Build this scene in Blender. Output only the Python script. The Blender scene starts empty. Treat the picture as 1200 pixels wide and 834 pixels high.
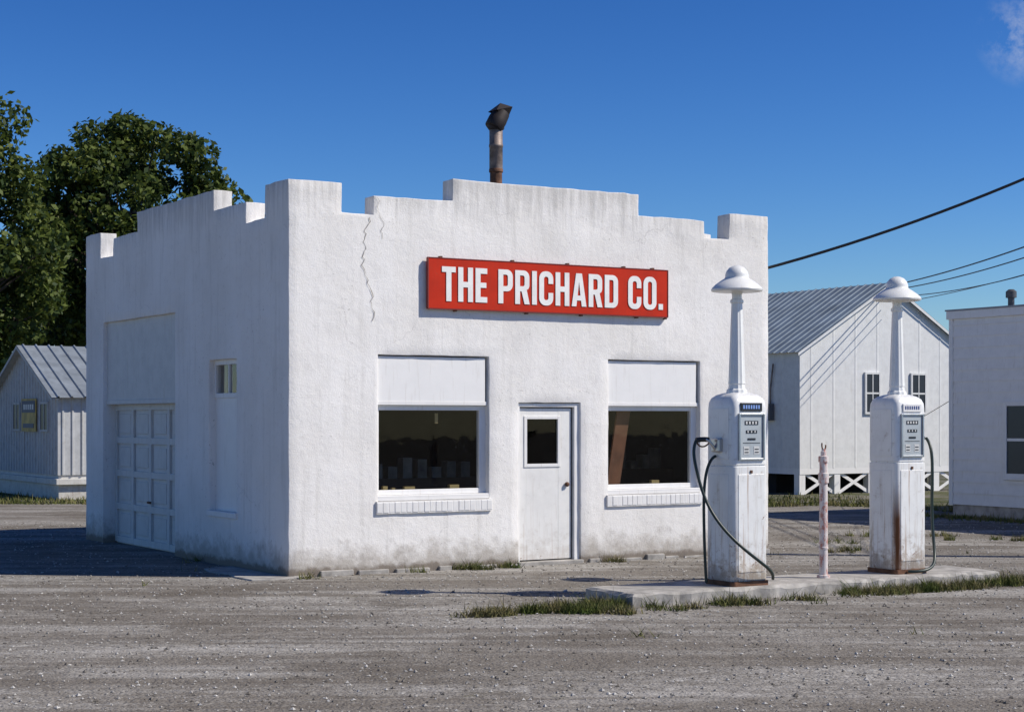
import bpy, bmesh, math, random
import numpy as np
from mathutils import Vector, noise, Matrix
random.seed(7); rng=np.random.default_rng(7)
S=bpy.context.scene
col=S.collection
TH=math.atan2(.5226,.8525)
C0=(-2.52,19.47,0)

# ------------------------------------------------------------ materials
def newmat(name):
    m=bpy.data.materials.new(name); m.use_nodes=True
    nt=m.node_tree
    return m,nt,nt.nodes["Principled BSDF"]
class N:
    def __init__(s,nt): s.nt=nt
    def add(s,t,**k):
        n=s.nt.nodes.new(t)
        for a,b in k.items(): setattr(n,a,b)
        return n
    def link(s,a,b): s.nt.links.new(a,b)
    def coord(s,scale=(1,1,1),loc=(0,0,0),out='Object'):
        tc=s.add('ShaderNodeTexCoord'); mp=s.add('ShaderNodeMapping')
        mp.inputs['Scale'].default_value=scale; mp.inputs['Location'].default_value=loc
        s.link(tc.outputs[out],mp.inputs[0]); return mp.outputs[0]
    def noise(s,vec,scale,detail=4,rough=.55,dist=0):
        n=s.add('ShaderNodeTexNoise'); s.link(vec,n.inputs['Vector'])
        n.inputs['Scale'].default_value=scale; n.inputs['Detail'].default_value=detail
        n.inputs['Roughness'].default_value=rough; n.inputs['Distortion'].default_value=dist
        return n.outputs['Fac']
    def ramp(s,f,a,b,va=0.,vb=1.):
        n=s.add('ShaderNodeMapRange'); s.link(f,n.inputs[0])
        n.inputs[1].default_value=a;n.inputs[2].default_value=b;n.inputs[3].default_value=va;n.inputs[4].default_value=vb
        return n.outputs[0]
    def math(s,op,a,b=None):
        n=s.add('ShaderNodeMath',operation=op)
        for i,x in enumerate((a,b)):
            if x is None: continue
            if isinstance(x,(int,float)): n.inputs[i].default_value=x
            else: s.link(x,n.inputs[i])
        return n.outputs[0]
    def mix(s,f,a,b,mode='MIX'):
        n=s.add('ShaderNodeMix',data_type='RGBA',blend_type=mode)
        if isinstance(f,(int,float)): n.inputs[0].default_value=f
        else: s.link(f,n.inputs[0])
        for i,x in ((6,a),(7,b)):
            if isinstance(x,tuple): n.inputs[i].default_value=(*x,1) if len(x)==3 else x
            else: s.link(x,n.inputs[i])
        return n.outputs[2]
    def bump(s,h,strength,dist,prev=None):
        n=s.add('ShaderNodeBump'); s.link(h,n.inputs['Height'])
        n.inputs['Strength'].default_value=strength;n.inputs['Distance'].default_value=dist
        if prev: s.link(prev,n.inputs['Normal'])
        return n.outputs[0]
    def sepz(s,vec):
        n=s.add('ShaderNodeSeparateXYZ'); s.link(vec,n.inputs[0]); return n.outputs

def simple(name,c,rough=.6,metal=0,var=.15,nscale=6,bump=.0,spec=None):
    m,nt,p=newmat(name); n=N(nt); v=n.coord()
    f=n.ramp(n.noise(v,nscale,5),.3,.7)
    d=tuple(x*(1-var) for x in c); l=tuple(min(1,x*(1+var*.5)) for x in c)
    n.link(n.mix(f,d,l),p.inputs['Base Color'])
    p.inputs['Roughness'].default_value=rough; p.inputs['Metallic'].default_value=metal
    if spec is not None: p.inputs['Specular IOR Level'].default_value=spec
    if bump: n.link(n.bump(n.noise(v,nscale*6,4),bump,.01),p.inputs['Normal'])
    return m

def stucco():
    m,nt,p=newmat('white_painted_stucco'); n=N(nt); v=n.coord(); z=n.sepz(v)[2]
    c=n.mix(n.ramp(n.noise(v,1.1,6,.6),.35,.65),(.79,.765,.725),(.865,.845,.815))
    c=n.mix(n.ramp(n.noise(n.coord((1,1,.6),(5,2,7)),.7,6,.7),.50,.66,0,.34),c,(.64,.615,.575))
    vs=n.coord((7,7,.45))
    streak=n.ramp(n.noise(vs,1.3,5,.65),.53,.74,0,.40)
    c=n.mix(streak,c,(.53,.51,.47))
    blot=n.ramp(n.noise(v,9,5,.7),.56,.72,0,.34)
    c=n.mix(blot,c,(.58,.555,.52))
    pe=n.ramp(n.noise(v,26,3,.6),.64,.69,0,.65)
    big=n.ramp(n.noise(v,1.7,3),.44,.6)
    c=n.mix(n.math('MULTIPLY',pe,big),c,(.40,.375,.34))
    foot=n.ramp(z,0,.75,1,0)
    fm=n.ramp(n.math('ADD',foot,n.noise(v,4.5,5,.7)),1.0,1.34,0,.75)
    c=n.mix(fm,c,(.37,.33,.28))
    foot2=n.ramp(z,0,.20,1,0)
    fm2=n.ramp(n.math('ADD',foot2,n.noise(v,7,5,.7)),.92,1.18,0,.88)
    c=n.mix(fm2,c,(.21,.175,.14))
    top=n.ramp(z,3.7,4.6,0,.5)
    tm=n.ramp(n.math('ADD',top,n.noise(vs,1.6,6,.75)),.78,1.06,0,.6)
    c=n.mix(tm,c,(.40,.385,.36))
    vd=n.add('ShaderNodeVectorMath',operation='ADD'); nn=n.add('ShaderNodeTexNoise'); nn.inputs['Scale'].default_value=3.2; nn.inputs['Detail'].default_value=5
    n.link(v,nn.inputs['Vector']); n.link(v,vd.inputs[0])
    sc=n.add('ShaderNodeVectorMath',operation='SCALE'); sc.inputs[3].default_value=.45; n.link(nn.outputs['Color'],sc.inputs[0]); n.link(sc.outputs[0],vd.inputs[1])
    vo=n.add('ShaderNodeTexVoronoi',feature='DISTANCE_TO_EDGE'); vo.inputs['Scale'].default_value=.75; n.link(vd.outputs[0],vo.inputs['Vector'])
    cr=n.ramp(vo.outputs['Distance'],0,.005,1,0)
    cmask=n.ramp(n.noise(v,.9,2),.54,.62)
    cr=n.math('MULTIPLY',cr,cmask)
    c=n.mix(n.math('MULTIPLY',cr,.35),c,(.3,.28,.26))
    n.link(c,p.inputs['Base Color']); p.inputs['Roughness'].default_value=.85
    p.inputs['Specular IOR Level'].default_value=.25
    b=n.bump(n.noise(v,60,5,.7),.55,.008)
    b=n.bump(n.noise(v,13,4,.6),.32,.016,b)
    b=n.bump(n.noise(v,2.2,3,.5),.25,.04,b)
    n.link(b,p.inputs['Normal'])
    return m

def painted(name,c=(.78,.79,.78),rust=.0,rough=.4,corner=None,dirt=.3):
    m,nt,p=newmat(name); n=N(nt); v=n.coord(); x,y,z=n.sepz(v)
    cc=n.mix(n.ramp(n.noise(v,5,5,.65),.4,.7,0,dirt),c,tuple(k*.72 for k in c))
    st=n.ramp(n.noise(n.coord((16,16,1.2)),1.5,4,.6),.58,.75,0,.25+dirt*.5)
    cc=n.mix(st,cc,(.47,.42,.35))
    if rust:
        rm=n.ramp(n.math('ADD',n.noise(v,14,6,.75),n.ramp(z,0,1.0,.12,0)),.75-rust*.1,.79-rust*.08)
        cc=n.mix(rm,cc,(.19,.075,.03))
        rs=n.ramp(n.math('ADD',n.noise(n.coord((24,24,.9)),1.5,4,.6),n.ramp(z,0,1.1,.12,0)),.63,.76,0,rust*.9)
        cc=n.mix(rs,cc,(.32,.17,.085))
        low=n.ramp(n.math('ADD',n.noise(v,10,5,.7),n.ramp(z,0,.45,.35,0)),.58,.82,0,.75*min(1,rust*1.5))
        cc=n.mix(low,cc,(.36,.28,.20))
    if corner:
        vm=n.add('ShaderNodeVectorMath',operation='DISTANCE')
        cmb=n.add('ShaderNodeCombineXYZ'); n.link(x,cmb.inputs[0]); n.link(y,cmb.inputs[1])
        n.link(cmb.outputs[0],vm.inputs[0]); vm.inputs[1].default_value=(corner[0],corner[1],0)
        d=n.math('SUBTRACT',vm.outputs['Value'],n.math('MULTIPLY',n.noise(n.coord((30,30,2)),1,3),.10))
        k=n.math('MULTIPLY',n.ramp(d,-.02,.03,1,0),n.ramp(z,.6,1.0,1,0))
        cc=n.mix(k,cc,(.14,.05,.02))
    n.link(cc,p.inputs['Base Color']); p.inputs['Roughness'].default_value=rough
    n.link(n.bump(n.noise(v,30,4),.12,.004),p.inputs['Normal'])
    return m

def glass():
    m=bpy.data.materials.new('window_glass'); m.use_nodes=True; nt=m.node_tree; nt.nodes.clear(); n=N(nt)
    o=n.add('ShaderNodeOutputMaterial'); t=n.add('ShaderNodeBsdfTransparent'); g=n.add('ShaderNodeBsdfGlossy'); mx=n.add('ShaderNodeMixShader'); f=n.add('ShaderNodeLayerWeight')
    t.inputs[0].default_value=(.82,.84,.83,1); g.inputs['Roughness'].default_value=.02; g.inputs[0].default_value=(.8,.8,.8,1); f.inputs[0].default_value=.5
    bp=n.bump(n.noise(n.coord(),2.5,2),.05,.03); n.link(bp,g.inputs['Normal'])
    fc=n.math('ADD',n.math('MULTIPLY',n.math('POWER',f.outputs['Facing'],4.0),.8),.022)
    dust=n.ramp(n.noise(n.coord(),45,3,.7),.68,.73,0,.45)
    df=n.add('ShaderNodeBsdfDiffuse'); df.inputs[0].default_value=(.38,.38,.36,1)
    n.link(fc,mx.inputs[0]); n.link(t.outputs[0],mx.inputs[1]); n.link(g.outputs[0],mx.inputs[2])
    m2=n.add('ShaderNodeMixShader'); n.link(dust,m2.inputs[0]); n.link(mx.outputs[0],m2.inputs[1]); n.link(df.outputs[0],m2.inputs[2])
    n.link(m2.outputs[0],o.inputs[0])
    return m

def gravel():
    m,nt,p=newmat('gravel_ground'); n=N(nt); v=n.coord()
    vo=n.add('ShaderNodeTexVoronoi'); vo.inputs['Scale'].default_value=42; n.link(v,vo.inputs['Vector'])
    vo2=n.add('ShaderNodeTexVoronoi'); vo2.inputs['Scale'].default_value=17; n.link(v,vo2.inputs['Vector'])
    sp=n.add('ShaderNodeSeparateColor'); n.link(vo.outputs['Color'],sp.inputs[0])
    sp2=n.add('ShaderNodeSeparateColor'); n.link(vo2.outputs['Color'],sp2.inputs[0])
    base=n.mix(sp.outputs[0],(.20,.185,.165),(.46,.44,.405))
    base=n.mix(n.ramp(sp2.outputs[1],.80,.95,0,.6),base,(.52,.505,.47))
    base=n.mix(n.ramp(n.noise(v,130,3),.3,.7,0,.45),base,(.13,.115,.095))
    pl=n.ramp(n.noise(n.coord((.3,1.1,1),(4,9,0)),1.1,6,.7),.50,.68,0,.6)
    base=n.mix(pl,base,(.43,.41,.38))
    # compacted brown wheel tracks, running roughly with the frontage
    tc=n.add('ShaderNodeTexCoord'); mp=n.add('ShaderNodeMapping'); mp.inputs['Rotation'].default_value=(0,0,math.radians(-9)); mp.inputs['Scale'].default_value=(.09,.75,1); n.link(tc.outputs['Object'],mp.inputs[0])
    tr=n.ramp(n.noise(mp.outputs[0],1.5,6,.68,.5),.44,.57)
    base=n.mix(n.math('MULTIPLY',tr,.68),base,(.135,.115,.092))
    vt2=n.coord((.07,.9,1),(3,8,1)); tr2=n.ramp(n.noise(vt2,2.4,5,.7,.4),.50,.64)
    base=n.mix(n.math('MULTIPLY',tr2,.5),base,(.115,.097,.078))
    pt=n.ramp(n.noise(v,.55,6,.75),.50,.62,0,.62)
    base=n.mix(pt,base,(.12,.103,.083))
    gr=n.ramp(n.noise(v,1.4,5,.75),.64,.73,0,.45)
    base=n.mix(gr,base,(.12,.12,.06))
    n.link(base,p.inputs['Base Color']); p.inputs['Roughness'].default_value=.95; p.inputs['Specular IOR Level'].default_value=.15
    b=n.bump(vo.outputs['Distance'],.7,-.012)
    b=n.bump(vo2.outputs['Distance'],.35,-.018,b)
    b=n.bump(n.noise(v,6,5,.7),.55,.05,b)
    b=n.bump(tr,.5,-.03,b)
    n.link(b,p.inputs['Normal'])
    return m

def grassmat(name,a,b,scale=3,dry=None):
    m,nt,p=newmat(name); n=N(nt); v=n.coord()
    c=n.mix(n.ramp(n.noise(v,scale,6,.7),.35,.65),a,b)
    if dry: c=n.mix(n.ramp(n.noise(v,scale*.4,5,.7),.45,.58,0,.9),c,dry)
    n.link(c,p.inputs['Base Color']); p.inputs['Roughness'].default_value=.9; p.inputs['Specular IOR Level'].default_value=.2
    n.link(n.bump(n.noise(v,25,5,.7),.9,.08),p.inputs['Normal'])
    return m

def leafmat(name,a,b,c):
    m,nt,p=newmat(name); n=N(nt); v=n.coord()
    cc=n.mix(n.ramp(n.noise(v,1.2,3,.6),.38,.62),a,b)
    cc=n.mix(n.ramp(n.noise(v,7,2,.6),.55,.7),cc,c)
    n.link(cc,p.inputs['Base Color']); p.inputs['Roughness'].default_value=.55; p.inputs['Specular IOR Level'].default_value=.2
    tr=n.add('ShaderNodeBsdfTranslucent'); n.link(cc,tr.inputs[0])
    mx=n.add('ShaderNodeMixShader'); mx.inputs[0].default_value=.3
    out=[x for x in nt.nodes if x.type=='OUTPUT_MATERIAL'][0]
    n.link(p.outputs[0],mx.inputs[1]); n.link(tr.outputs[0],mx.inputs[2]); n.link(mx.outputs[0],out.inputs[0])
    return m

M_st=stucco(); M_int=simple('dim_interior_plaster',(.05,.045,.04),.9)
M_wht=painted('white_painted_wood',(.80,.79,.77),0,.55,None,.25)
M_pan=painted('white_board',(.82,.81,.79),0,.5,None,.15)
M_door=painted('door_paint',(.79,.78,.75),.25,.5,None,.3)
M_gar=painted('garage_paint',(.64,.635,.61),.0,.6,None,.45)
M_gl=glass(); M_blk=simple('black_rubber',(.012,.014,.013),.45)
M_hose=simple('dark_green_hose',(.015,.03,.024),.4)
M_con=simple('weathered_concrete',(.38,.36,.33),.9,0,.45,5,.5)
M_gr=gravel()
M_chr=simple('dull_chrome',(.5,.5,.5),.3,.9,.2)
M_rust=simple('rusty_steel',(.16,.075,.04),.8,.2,.5,12,.4)
M_sil=simple('weathered_pipe',(.24,.19,.165),.6,.4,.6,7,.3)
M_dark=simple('dark_void',(.015,.015,.015),.9)
M_wood=simple('brown_board',(.17,.07,.033),.8,0,.4,4)

# ------------------------------------------------------------ helpers
def empty(name,loc=(0,0,0),rot=0):
    e=bpy.data.objects.new(name,None); e.location=loc; e.rotation_euler=(0,0,rot); e.empty_display_size=.3
    col.objects.link(e); return e
def mesh(name,verts,faces,mat,parent=None,smooth=False,mats=None,idx=None):
    me=bpy.data.meshes.new(name); me.from_pydata([tuple(v) for v in verts],[],[tuple(f) for f in faces])
    for m in (mats or [mat]): me.materials.append(m)
    if idx is not None: me.polygons.foreach_set('material_index',idx)
    if smooth: me.polygons.foreach_set('use_smooth',[True]*len(me.polygons))
    me.update(); o=bpy.data.objects.new(name,me); col.objects.link(o)
    if parent: o.parent=parent
    return o
def npmesh(name,V,F,mat,parent=None,mats=None,idx=None,smooth=False):
    me=bpy.data.meshes.new(name); nv=len(V); nf,k=F.shape
    me.vertices.add(nv); me.vertices.foreach_set('co',V.astype(np.float32).ravel())
    me.loops.add(nf*k); me.loops.foreach_set('vertex_index',F.astype(np.int32).ravel())
    me.polygons.add(nf); me.polygons.foreach_set('loop_start',np.arange(0,nf*k,k,dtype=np.int32))
    for m in (mats or [mat]): me.materials.append(m)
    if idx is not None: me.polygons.foreach_set('material_index',idx.astype(np.int32))
    me.polygons.foreach_set('use_smooth',[smooth]*nf)
    me.update(calc_edges=True); me.validate()
    o=bpy.data.objects.new(name,me); col.objects.link(o)
    if parent: o.parent=parent
    return o
def box(name,x,y,z,mat,parent=None,bevel=0):
    return multibox(name,[(x,y,z)],mat,parent,bevel)
def multibox(name,boxes,mat,parent=None,bevel=0):
    vs=[];fs=[]
    for x,y,z in boxes:
        o=len(vs); vs+=[(a,b,c) for c in z for b in y for a in x]
        fs+=[tuple(i+o for i in f) for f in [(0,2,3,1),(4,5,7,6),(0,1,5,4),(2,6,7,3),(0,4,6,2),(1,3,7,5)]]
    o=mesh(name,vs,fs,mat,parent)
    if bevel:
        b=o.modifiers.new('b','BEVEL'); b.width=bevel; b.segments=2
    return o
def lathe(name,prof,seg,mat,parent=None,loc=(0,0,0),smooth=True,flute=0):
    vs=[];fs=[]
    for r,z in prof:
        for i in range(seg):
            a=2*math.pi*i/seg; rr=r*(1-flute*(i%2))
            vs.append((loc[0]+rr*math.cos(a),loc[1]+rr*math.sin(a),loc[2]+z))
    for k in range(len(prof)-1):
        for i in range(seg):
            j=(i+1)%seg; fs.append((k*seg+i,k*seg+j,(k+1)*seg+j,(k+1)*seg+i))
    fs.append(tuple(range(seg))[::-1]); fs.append(tuple((len(prof)-1)*seg+i for i in range(seg)))
    o=mesh(name,vs,fs,mat,parent,smooth)
    if smooth:
        e=o.modifiers.new('e','EDGE_SPLIT'); e.split_angle=math.radians(50)
    return o
def rloft(name,rings,mat,parent=None,n=5,smooth=True):
    vs=[];fs=[];cnt=4*(n+1)
    for z,hw,hd,r in rings:
        for q,(sx,sy) in enumerate(((1,1),(-1,1),(-1,-1),(1,-1))):
            for i in range(n+1):
                a=math.pi/2*q+math.pi/2*i/n
                vs.append((sx*(hw-r)+r*math.cos(a),sy*(hd-r)+r*math.sin(a),z))
    for k in range(len(rings)-1):
        for i in range(cnt):
            j=(i+1)%cnt; fs.append((k*cnt+i,k*cnt+j,(k+1)*cnt+j,(k+1)*cnt+i))
    fs.append(tuple(range(cnt))[::-1]); fs.append(tuple((len(rings)-1)*cnt+i for i in range(cnt)))
    o=mesh(name,vs,fs,mat,parent,smooth)
    e=o.modifiers.new('e','EDGE_SPLIT'); e.split_angle=math.radians(35)
    return o
def tube(name,pts,r,mat,parent=None,nurbs=True,cyclic=False):
    cu=bpy.data.curves.new(name,'CURVE'); cu.dimensions='3D'; cu.bevel_depth=r; cu.bevel_resolution=3
    sp=cu.splines.new('NURBS' if nurbs else 'POLY'); sp.points.add(len(pts)-1)
    for p,q in zip(sp.points,pts): p.co=(*q,1)
    if nurbs: sp.order_u=4; sp.use_endpoint_u=True; sp.resolution_u=8
    sp.use_cyclic_u=cyclic; cu.use_fill_caps=True; cu.materials.append(mat)
    o=bpy.data.objects.new(name,cu); col.objects.link(o)
    if parent: o.parent=parent
    return o
def ribbed(name,org,du,dv,nrm,L,H,pitch,rh,mat,parent,rw=.22,topf=None):
    org=Vector(org);du=Vector(du).normalized();dv=Vector(dv).normalized();nrm=Vector(nrm).normalized()
    xs=[];k=0
    while k*pitch<L:
        b=k*pitch
        for f,h in ((0,0),(.5-rw,0),(.5-rw*.5,1),(.5+rw*.5,1),(.5+rw,0)):
            if b+f*pitch<=L: xs.append((b+f*pitch,h))
        k+=1
    xs.append((L,0))
    if topf:
        t=topf[0]
        xs=sorted(xs+[(t,0)])
    vs=[];fs=[]
    for x,h in xs:
        hh=topf[1](x) if topf else H
        vs.append(org+du*x+nrm*(h*rh)); vs.append(org+du*x+dv*hh+nrm*(h*rh))
    for i in range(len(xs)-1): fs.append((2*i,2*i+2,2*i+3,2*i+1))
    return mesh(name,vs,fs,mat,parent)

# ------------------------------------------------------------ station building
B=empty('gas_station_building',C0,TH)
W,Dp,T=6.98,7.31,.25
def profF(u):
    u=min(u,W-u) if u>W/2 else u
    if u<.66: return 4.50
    if u<1.08: return 4.16
    if u<2.13: return 4.38
    return 4.65
def profS(v):
    v=min(v,Dp-v)
    if v<.66: return 4.50
    if v<1.235: return 4.12
    if v<2.25: return 4.37
    return 4.63
opF=[(1.13,2.63,.83,2.54),(4.38,5.83,.83,2.54),(3.05,3.96,0,1.99)]
opS=[(3.60,6.52,0,3.18),(1.52,2.40,.60,2.52)]
def filled(u,v,z):
    if v<T:
        if z<profF(u) and not any(a<u<b and c<z<d for a,b,c,d in opF): return True
        if u>T and u<W-T: return False
    if u<T:
        return z<profS(v) and not any(a<v<b and c<z<d for a,b,c,d in opS)
    if u>W-T: return z<profS(v)
    if v>Dp-T: return z<4.2
    return 3.72<z<3.86
def cuts(bs,step):
    bs=sorted(set(round(b,4) for b in bs)); out=[]
    for a,b in zip(bs,bs[1:]):
        n=max(1,int(round((b-a)/step))); out+=[a+(b-a)*i/n for i in range(n)]
    return out+[bs[-1]]
ub=[0,T,.66,1.08,2.13,W-2.13,W-1.08,W-.66,W-T,W]+[k for o in opF for k in o[:2]]
vb=[0,T,.66,1.235,2.25,Dp-2.25,Dp-1.235,Dp-.66,Dp-T,Dp]+[k for o in opS for k in o[:2]]
zb=[0,3.72,3.86,4.12,4.16,4.2,4.37,4.38,4.5,4.63,4.65]+[k for o in opF+opS for k in o[2:]]
US,VS,ZS=cuts(ub,.13),cuts(vb,.13),cuts(zb,.13)
fill={}
for i in range(len(US)-1):
    for j in range(len(VS)-1):
        for k in range(len(ZS)-1):
            if filled((US[i]+US[i+1])/2,(VS[j]+VS[j+1])/2,(ZS[k]+ZS[k+1])/2): fill[(i,j,k)]=1
vid={};vs=[];fs=[];mi=[]
def gv(i,j,k):
    key=(i,j,k)
    if key not in vid:
        p=Vector((US[i],VS[j],ZS[k]))
        d=noise.noise_vector(p*1.9)*.009+noise.noise_vector(p*6.3)*.012
        if p.z<.01: d.z=-.05
        if ZS[k]<4: d*=.5
        vid[key]=len(vs); vs.append(p+d)
    return vid[key]
dirs=[((1,0,0),[(1,0,0),(1,1,0),(1,1,1),(1,0,1)]),((-1,0,0),[(0,0,0),(0,0,1),(0,1,1),(0,1,0)]),
      ((0,1,0),[(0,1,0),(0,1,1),(1,1,1),(1,1,0)]),((0,-1,0),[(0,0,0),(1,0,0),(1,0,1),(0,0,1)]),
      ((0,0,1),[(0,0,1),(1,0,1),(1,1,1),(0,1,1)]),((0,0,-1),[(0,0,0),(0,1,0),(1,1,0),(1,0,0)])]
for (i,j,k) in fill:
    for (dx,dy,dz),cs in dirs:
        q=(i+dx,j+dy,k+dz)
        if q in fill: continue
        fs.append([gv(i+a,j+b,k+c) for a,b,c in cs])
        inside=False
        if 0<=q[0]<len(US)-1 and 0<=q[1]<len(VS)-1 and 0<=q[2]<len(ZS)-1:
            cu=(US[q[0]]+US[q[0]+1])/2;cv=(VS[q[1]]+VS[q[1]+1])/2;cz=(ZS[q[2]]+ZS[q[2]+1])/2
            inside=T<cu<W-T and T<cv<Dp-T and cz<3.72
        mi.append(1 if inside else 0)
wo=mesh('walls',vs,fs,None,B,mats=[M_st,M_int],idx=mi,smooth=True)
bv=wo.modifiers.new('b','BEVEL'); bv.width=.014; bv.segments=2; bv.limit_method='ANGLE'; bv.angle_limit=math.radians(40)
es=wo.modifiers.new('e','EDGE_SPLIT'); es.split_angle=math.radians(60)
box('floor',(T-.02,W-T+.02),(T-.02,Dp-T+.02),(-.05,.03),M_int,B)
box('roofing',(T-.01,W-T+.01),(T-.01,Dp-T+.01),(3.84,3.885),simple('tar_roofing',(.07,.07,.07),.9),B)

def pane(nm,x0,x1,y,z0,z1):
    mesh(nm,[(x0,y,z0),(x1,y,z0),(x1,y,z1),(x0,y,z1)],[(0,1,2,3)],M_gl,B)
def shop_window(nm,u0,u1):
    box(nm+'_board',(u0-.01,u1-.035),(.035,.10),(2.0,2.525),M_pan,B,.004)
    box(nm+'_board_rail',(u0-.01,u1-.01),(.028,.14),(1.955,2.0),M_wht,B,.004)
    fr=[((u0-.01,u0+.05),(.08,.15),(.9,1.955)),((u1-.09,u1+.01),(.08,.15),(.9,1.955)),
        ((u0+.05,u1-.09),(.082,.15),(1.895,1.953)),((u0+.05,u1-.09),(.082,.15),(.90,.96))]
    multibox(nm+'_frame',fr,M_wht,B,.004)
    pane(nm+'_glass',u0+.04,u1-.08,.115,.95,1.90)
    box(nm+'_sill_board',(u0-.02,u1+.0),(.0,.2),(.838,.898),M_wht,B,.006)
    n=int((u1-u0+.06)/.075); w=(u1-u0+.06)/n
    bx=[((u0-.03+i*w+.002,u0-.03+(i+1)*w-.002),(-.032+random.uniform(-.003,.003),.02),(.70,.822)) for i in range(n)]
    multibox(nm+'_brick_sill',bx,M_wht,B,.006)
    box(nm+'_sill_mortar',(u0-.03,u1+.03),(-.028,.015),(.69,.834),M_st,B)
shop_window('shop_window',1.13,2.63); shop_window('shop_window_b',4.38,5.83)
def plank(nm,x0,x1,w,y0,y1,z0,z1,mat):
    mesh(nm,[(x0,y0,z0),(x0+w,y0,z0),(x1+w,y1,z1),(x1,y1,z1),(x0,y0+.03,z0),(x0+w,y0+.03,z0),(x1+w,y1+.03,z1),(x1,y1+.03,z1)],[(0,1,2,3),(4,7,6,5),(1,5,6,2),(0,3,7,4)],mat,B)
plank('leaning_plank',4.52,4.66,.20,.27,.17,.8,2.0,M_wood)
M_shelf=simple('shelf_wood',(.07,.045,.03),.7)
multibox('window_clutter',[((1.30,1.36),(.2,.25),(.90,1.0)),((1.42,1.46),(.2,.24),(.9,.98)),((1.58,1.72),(.19,.24),(.9,.99)),((2.2,2.33),(.2,.26),(.9,1.0)),((1.98,2.02),(.17,.18),(1.74,1.86)),((5.2,5.32),(.2,.25),(.9,1.0))],simple('clutter',(.34,.25,.10),.6),B)
multibox('counter',[((1.6,3.2),(1.2,1.7),(.03,1.05)),((5.0,6.6),(1.6,2.2),(.03,1.1)),((.3,.7),(3.2,4.6),(.03,1.9)),((3.3,3.38),(1.1,1.2),(.03,2.6))],M_shelf,B)
multibox('shelf_goods',[((1.7+i*.21,1.83+i*.21),(1.25,1.4),(1.05,1.05+random.uniform(.08,.3))) for i in range(7)]+[((5.1+i*.2,5.22+i*.2),(1.65,1.8),(1.1,1.1+random.uniform(.08,.35))) for i in range(7)],simple('goods',(.22,.20,.17),.5,0,.8,3),B)
# door
multibox('door_frame',[((3.04,3.085),(.03,.14),(.02,1.985)),((3.885,3.965),(.03,.14),(.02,1.985)),((3.085,3.885),(.032,.14),(1.94,1.983))],M_wht,B,.004)
dx0,dx1=3.10,3.86
wx0,wx1,wz0,wz1=3.20,3.67,1.23,1.80
multibox('door_leaf',[((dx0,wx0),(.07,.11),(.06,1.925)),((wx1,dx1),(.07,.11),(.06,1.925)),((wx0,wx1),(.071,.11),(.06,wz0)),((wx0,wx1),(.071,.11),(wz1,1.924))],M_door,B,.003)
multibox('door_window_trim',[((wx0-.03,wx0+.01),(.058,.08),(wz0-.03,wz1+.03)),((wx1-.01,wx1+.03),(.058,.08),(wz0-.03,wz1+.03)),((wx0+.01,wx1-.01),(.059,.08),(wz0-.03,wz0+.01)),((wx0+.01,wx1-.01),(.059,.08),(wz1-.01,wz1+.03))],M_wht,B,.003)
pane('door_glass',wx0,wx1,.09,wz0,wz1)
box('door_dark_gap',(3.862,3.883),(.09,.12),(.03,1.94),M_dark,B)
lathe('door_knob',[(0.012,0),(.028,.01),(.03,.03),(.015,.045)],12,M_rust,B).matrix_local=Matrix.Translation((3.79,.07,.98))@Matrix.Rotation(math.radians(90),4,'X')
box('door_threshold',(3.03,3.98),(-.05,.2),(-.02,.045),M_con,B,.01)
# side window
multibox('side_window_frame',[((.07,.14),(1.51,1.57),(2.05,2.53)),((.07,.14),(2.35,2.41),(2.05,2.53)),((.071,.14),(1.57,2.35),(2.46,2.528)),((.071,.14),(1.57,2.35),(2.05,2.11)),((.08,.13),(1.945,1.975),(2.11,2.46))],M_wht,B,.004)
mesh('side_window_glass',[(.102,2.36,2.1),(.102,1.56,2.1),(.102,1.56,2.47),(.102,2.36,2.47)],[(0,1,2,3)],M_gl,B)
box('side_window_board',(.09,.13),(1.51,2.41),(.66,2.05),M_pan,B,.004)
box('side_window_sill',(-.03,.14),(1.49,2.43),(.59,.66),M_wht,B,.008)
# garage
box('garage_transom_board',(.06,.14),(3.59,6.53),(2.06,3.19),M_gar,B,.004)
box('garage_transom_rail',(.045,.2),(3.59,6.53),(2.0,2.06),M_gar,B,.004)
g=[];rows=4;cols=4;y0,y1,z0,z1=3.62,6.50,.02,2.0
box('garage_door_backing',(.215,.24),(3.59,6.53),(-.02,2.0),M_gar,B)
for i in range(cols+1):
    yy=y0+(y1-y0)*i/cols; g.append(((.18,.216),(yy-.05,yy+.05),(z0,z1)))
for k in range(rows+1):
    zz=z0+.04+(z1-z0-.08)*k/rows
    for i in range(cols):
        a=y0+(y1-y0)*i/cols+.05;b=y0+(y1-y0)*(i+1)/cols-.05
        g.append(((.182,.216),(a,b),(zz-.045,zz+.045)))
        if k<rows: g.append(((.198,.217),(a+.07,b-.07),(zz+.1,zz+(z1-z0-.08)/rows-.1)))
multibox('garage_door',g,M_gar,B,.004)
box('garage_handle',(.16,.18),(5.0,5.12),(.62,.65),M_rust,B)
def slab(name,pts,z0,z1,mat,parent):
    n=len(pts); v=[(x,y,z0) for x,y in pts]+[(x,y,z1) for x,y in pts]
    f=[tuple(range(n,2*n)),tuple(range(n))[::-1]]+[(i,(i+1)%n,n+(i+1)%n,n+i) for i in range(n)]
    o=mesh(name,v,f,mat,parent); b=o.modifiers.new('b','BEVEL'); b.width=.01; b.segments=2; return o
slab('footing_slab',[(-.50,-.12),(-.30,-.17),(-.02,-.13),(.25,-.10),(.25,.02),(-.01,.02),(-.01,1.7),(-.42,1.5),(-.5,1.1),(-.43,.7),(-.52,.3)],-.05,.018,M_con,B)
ft=[]
u=0.05
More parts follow.
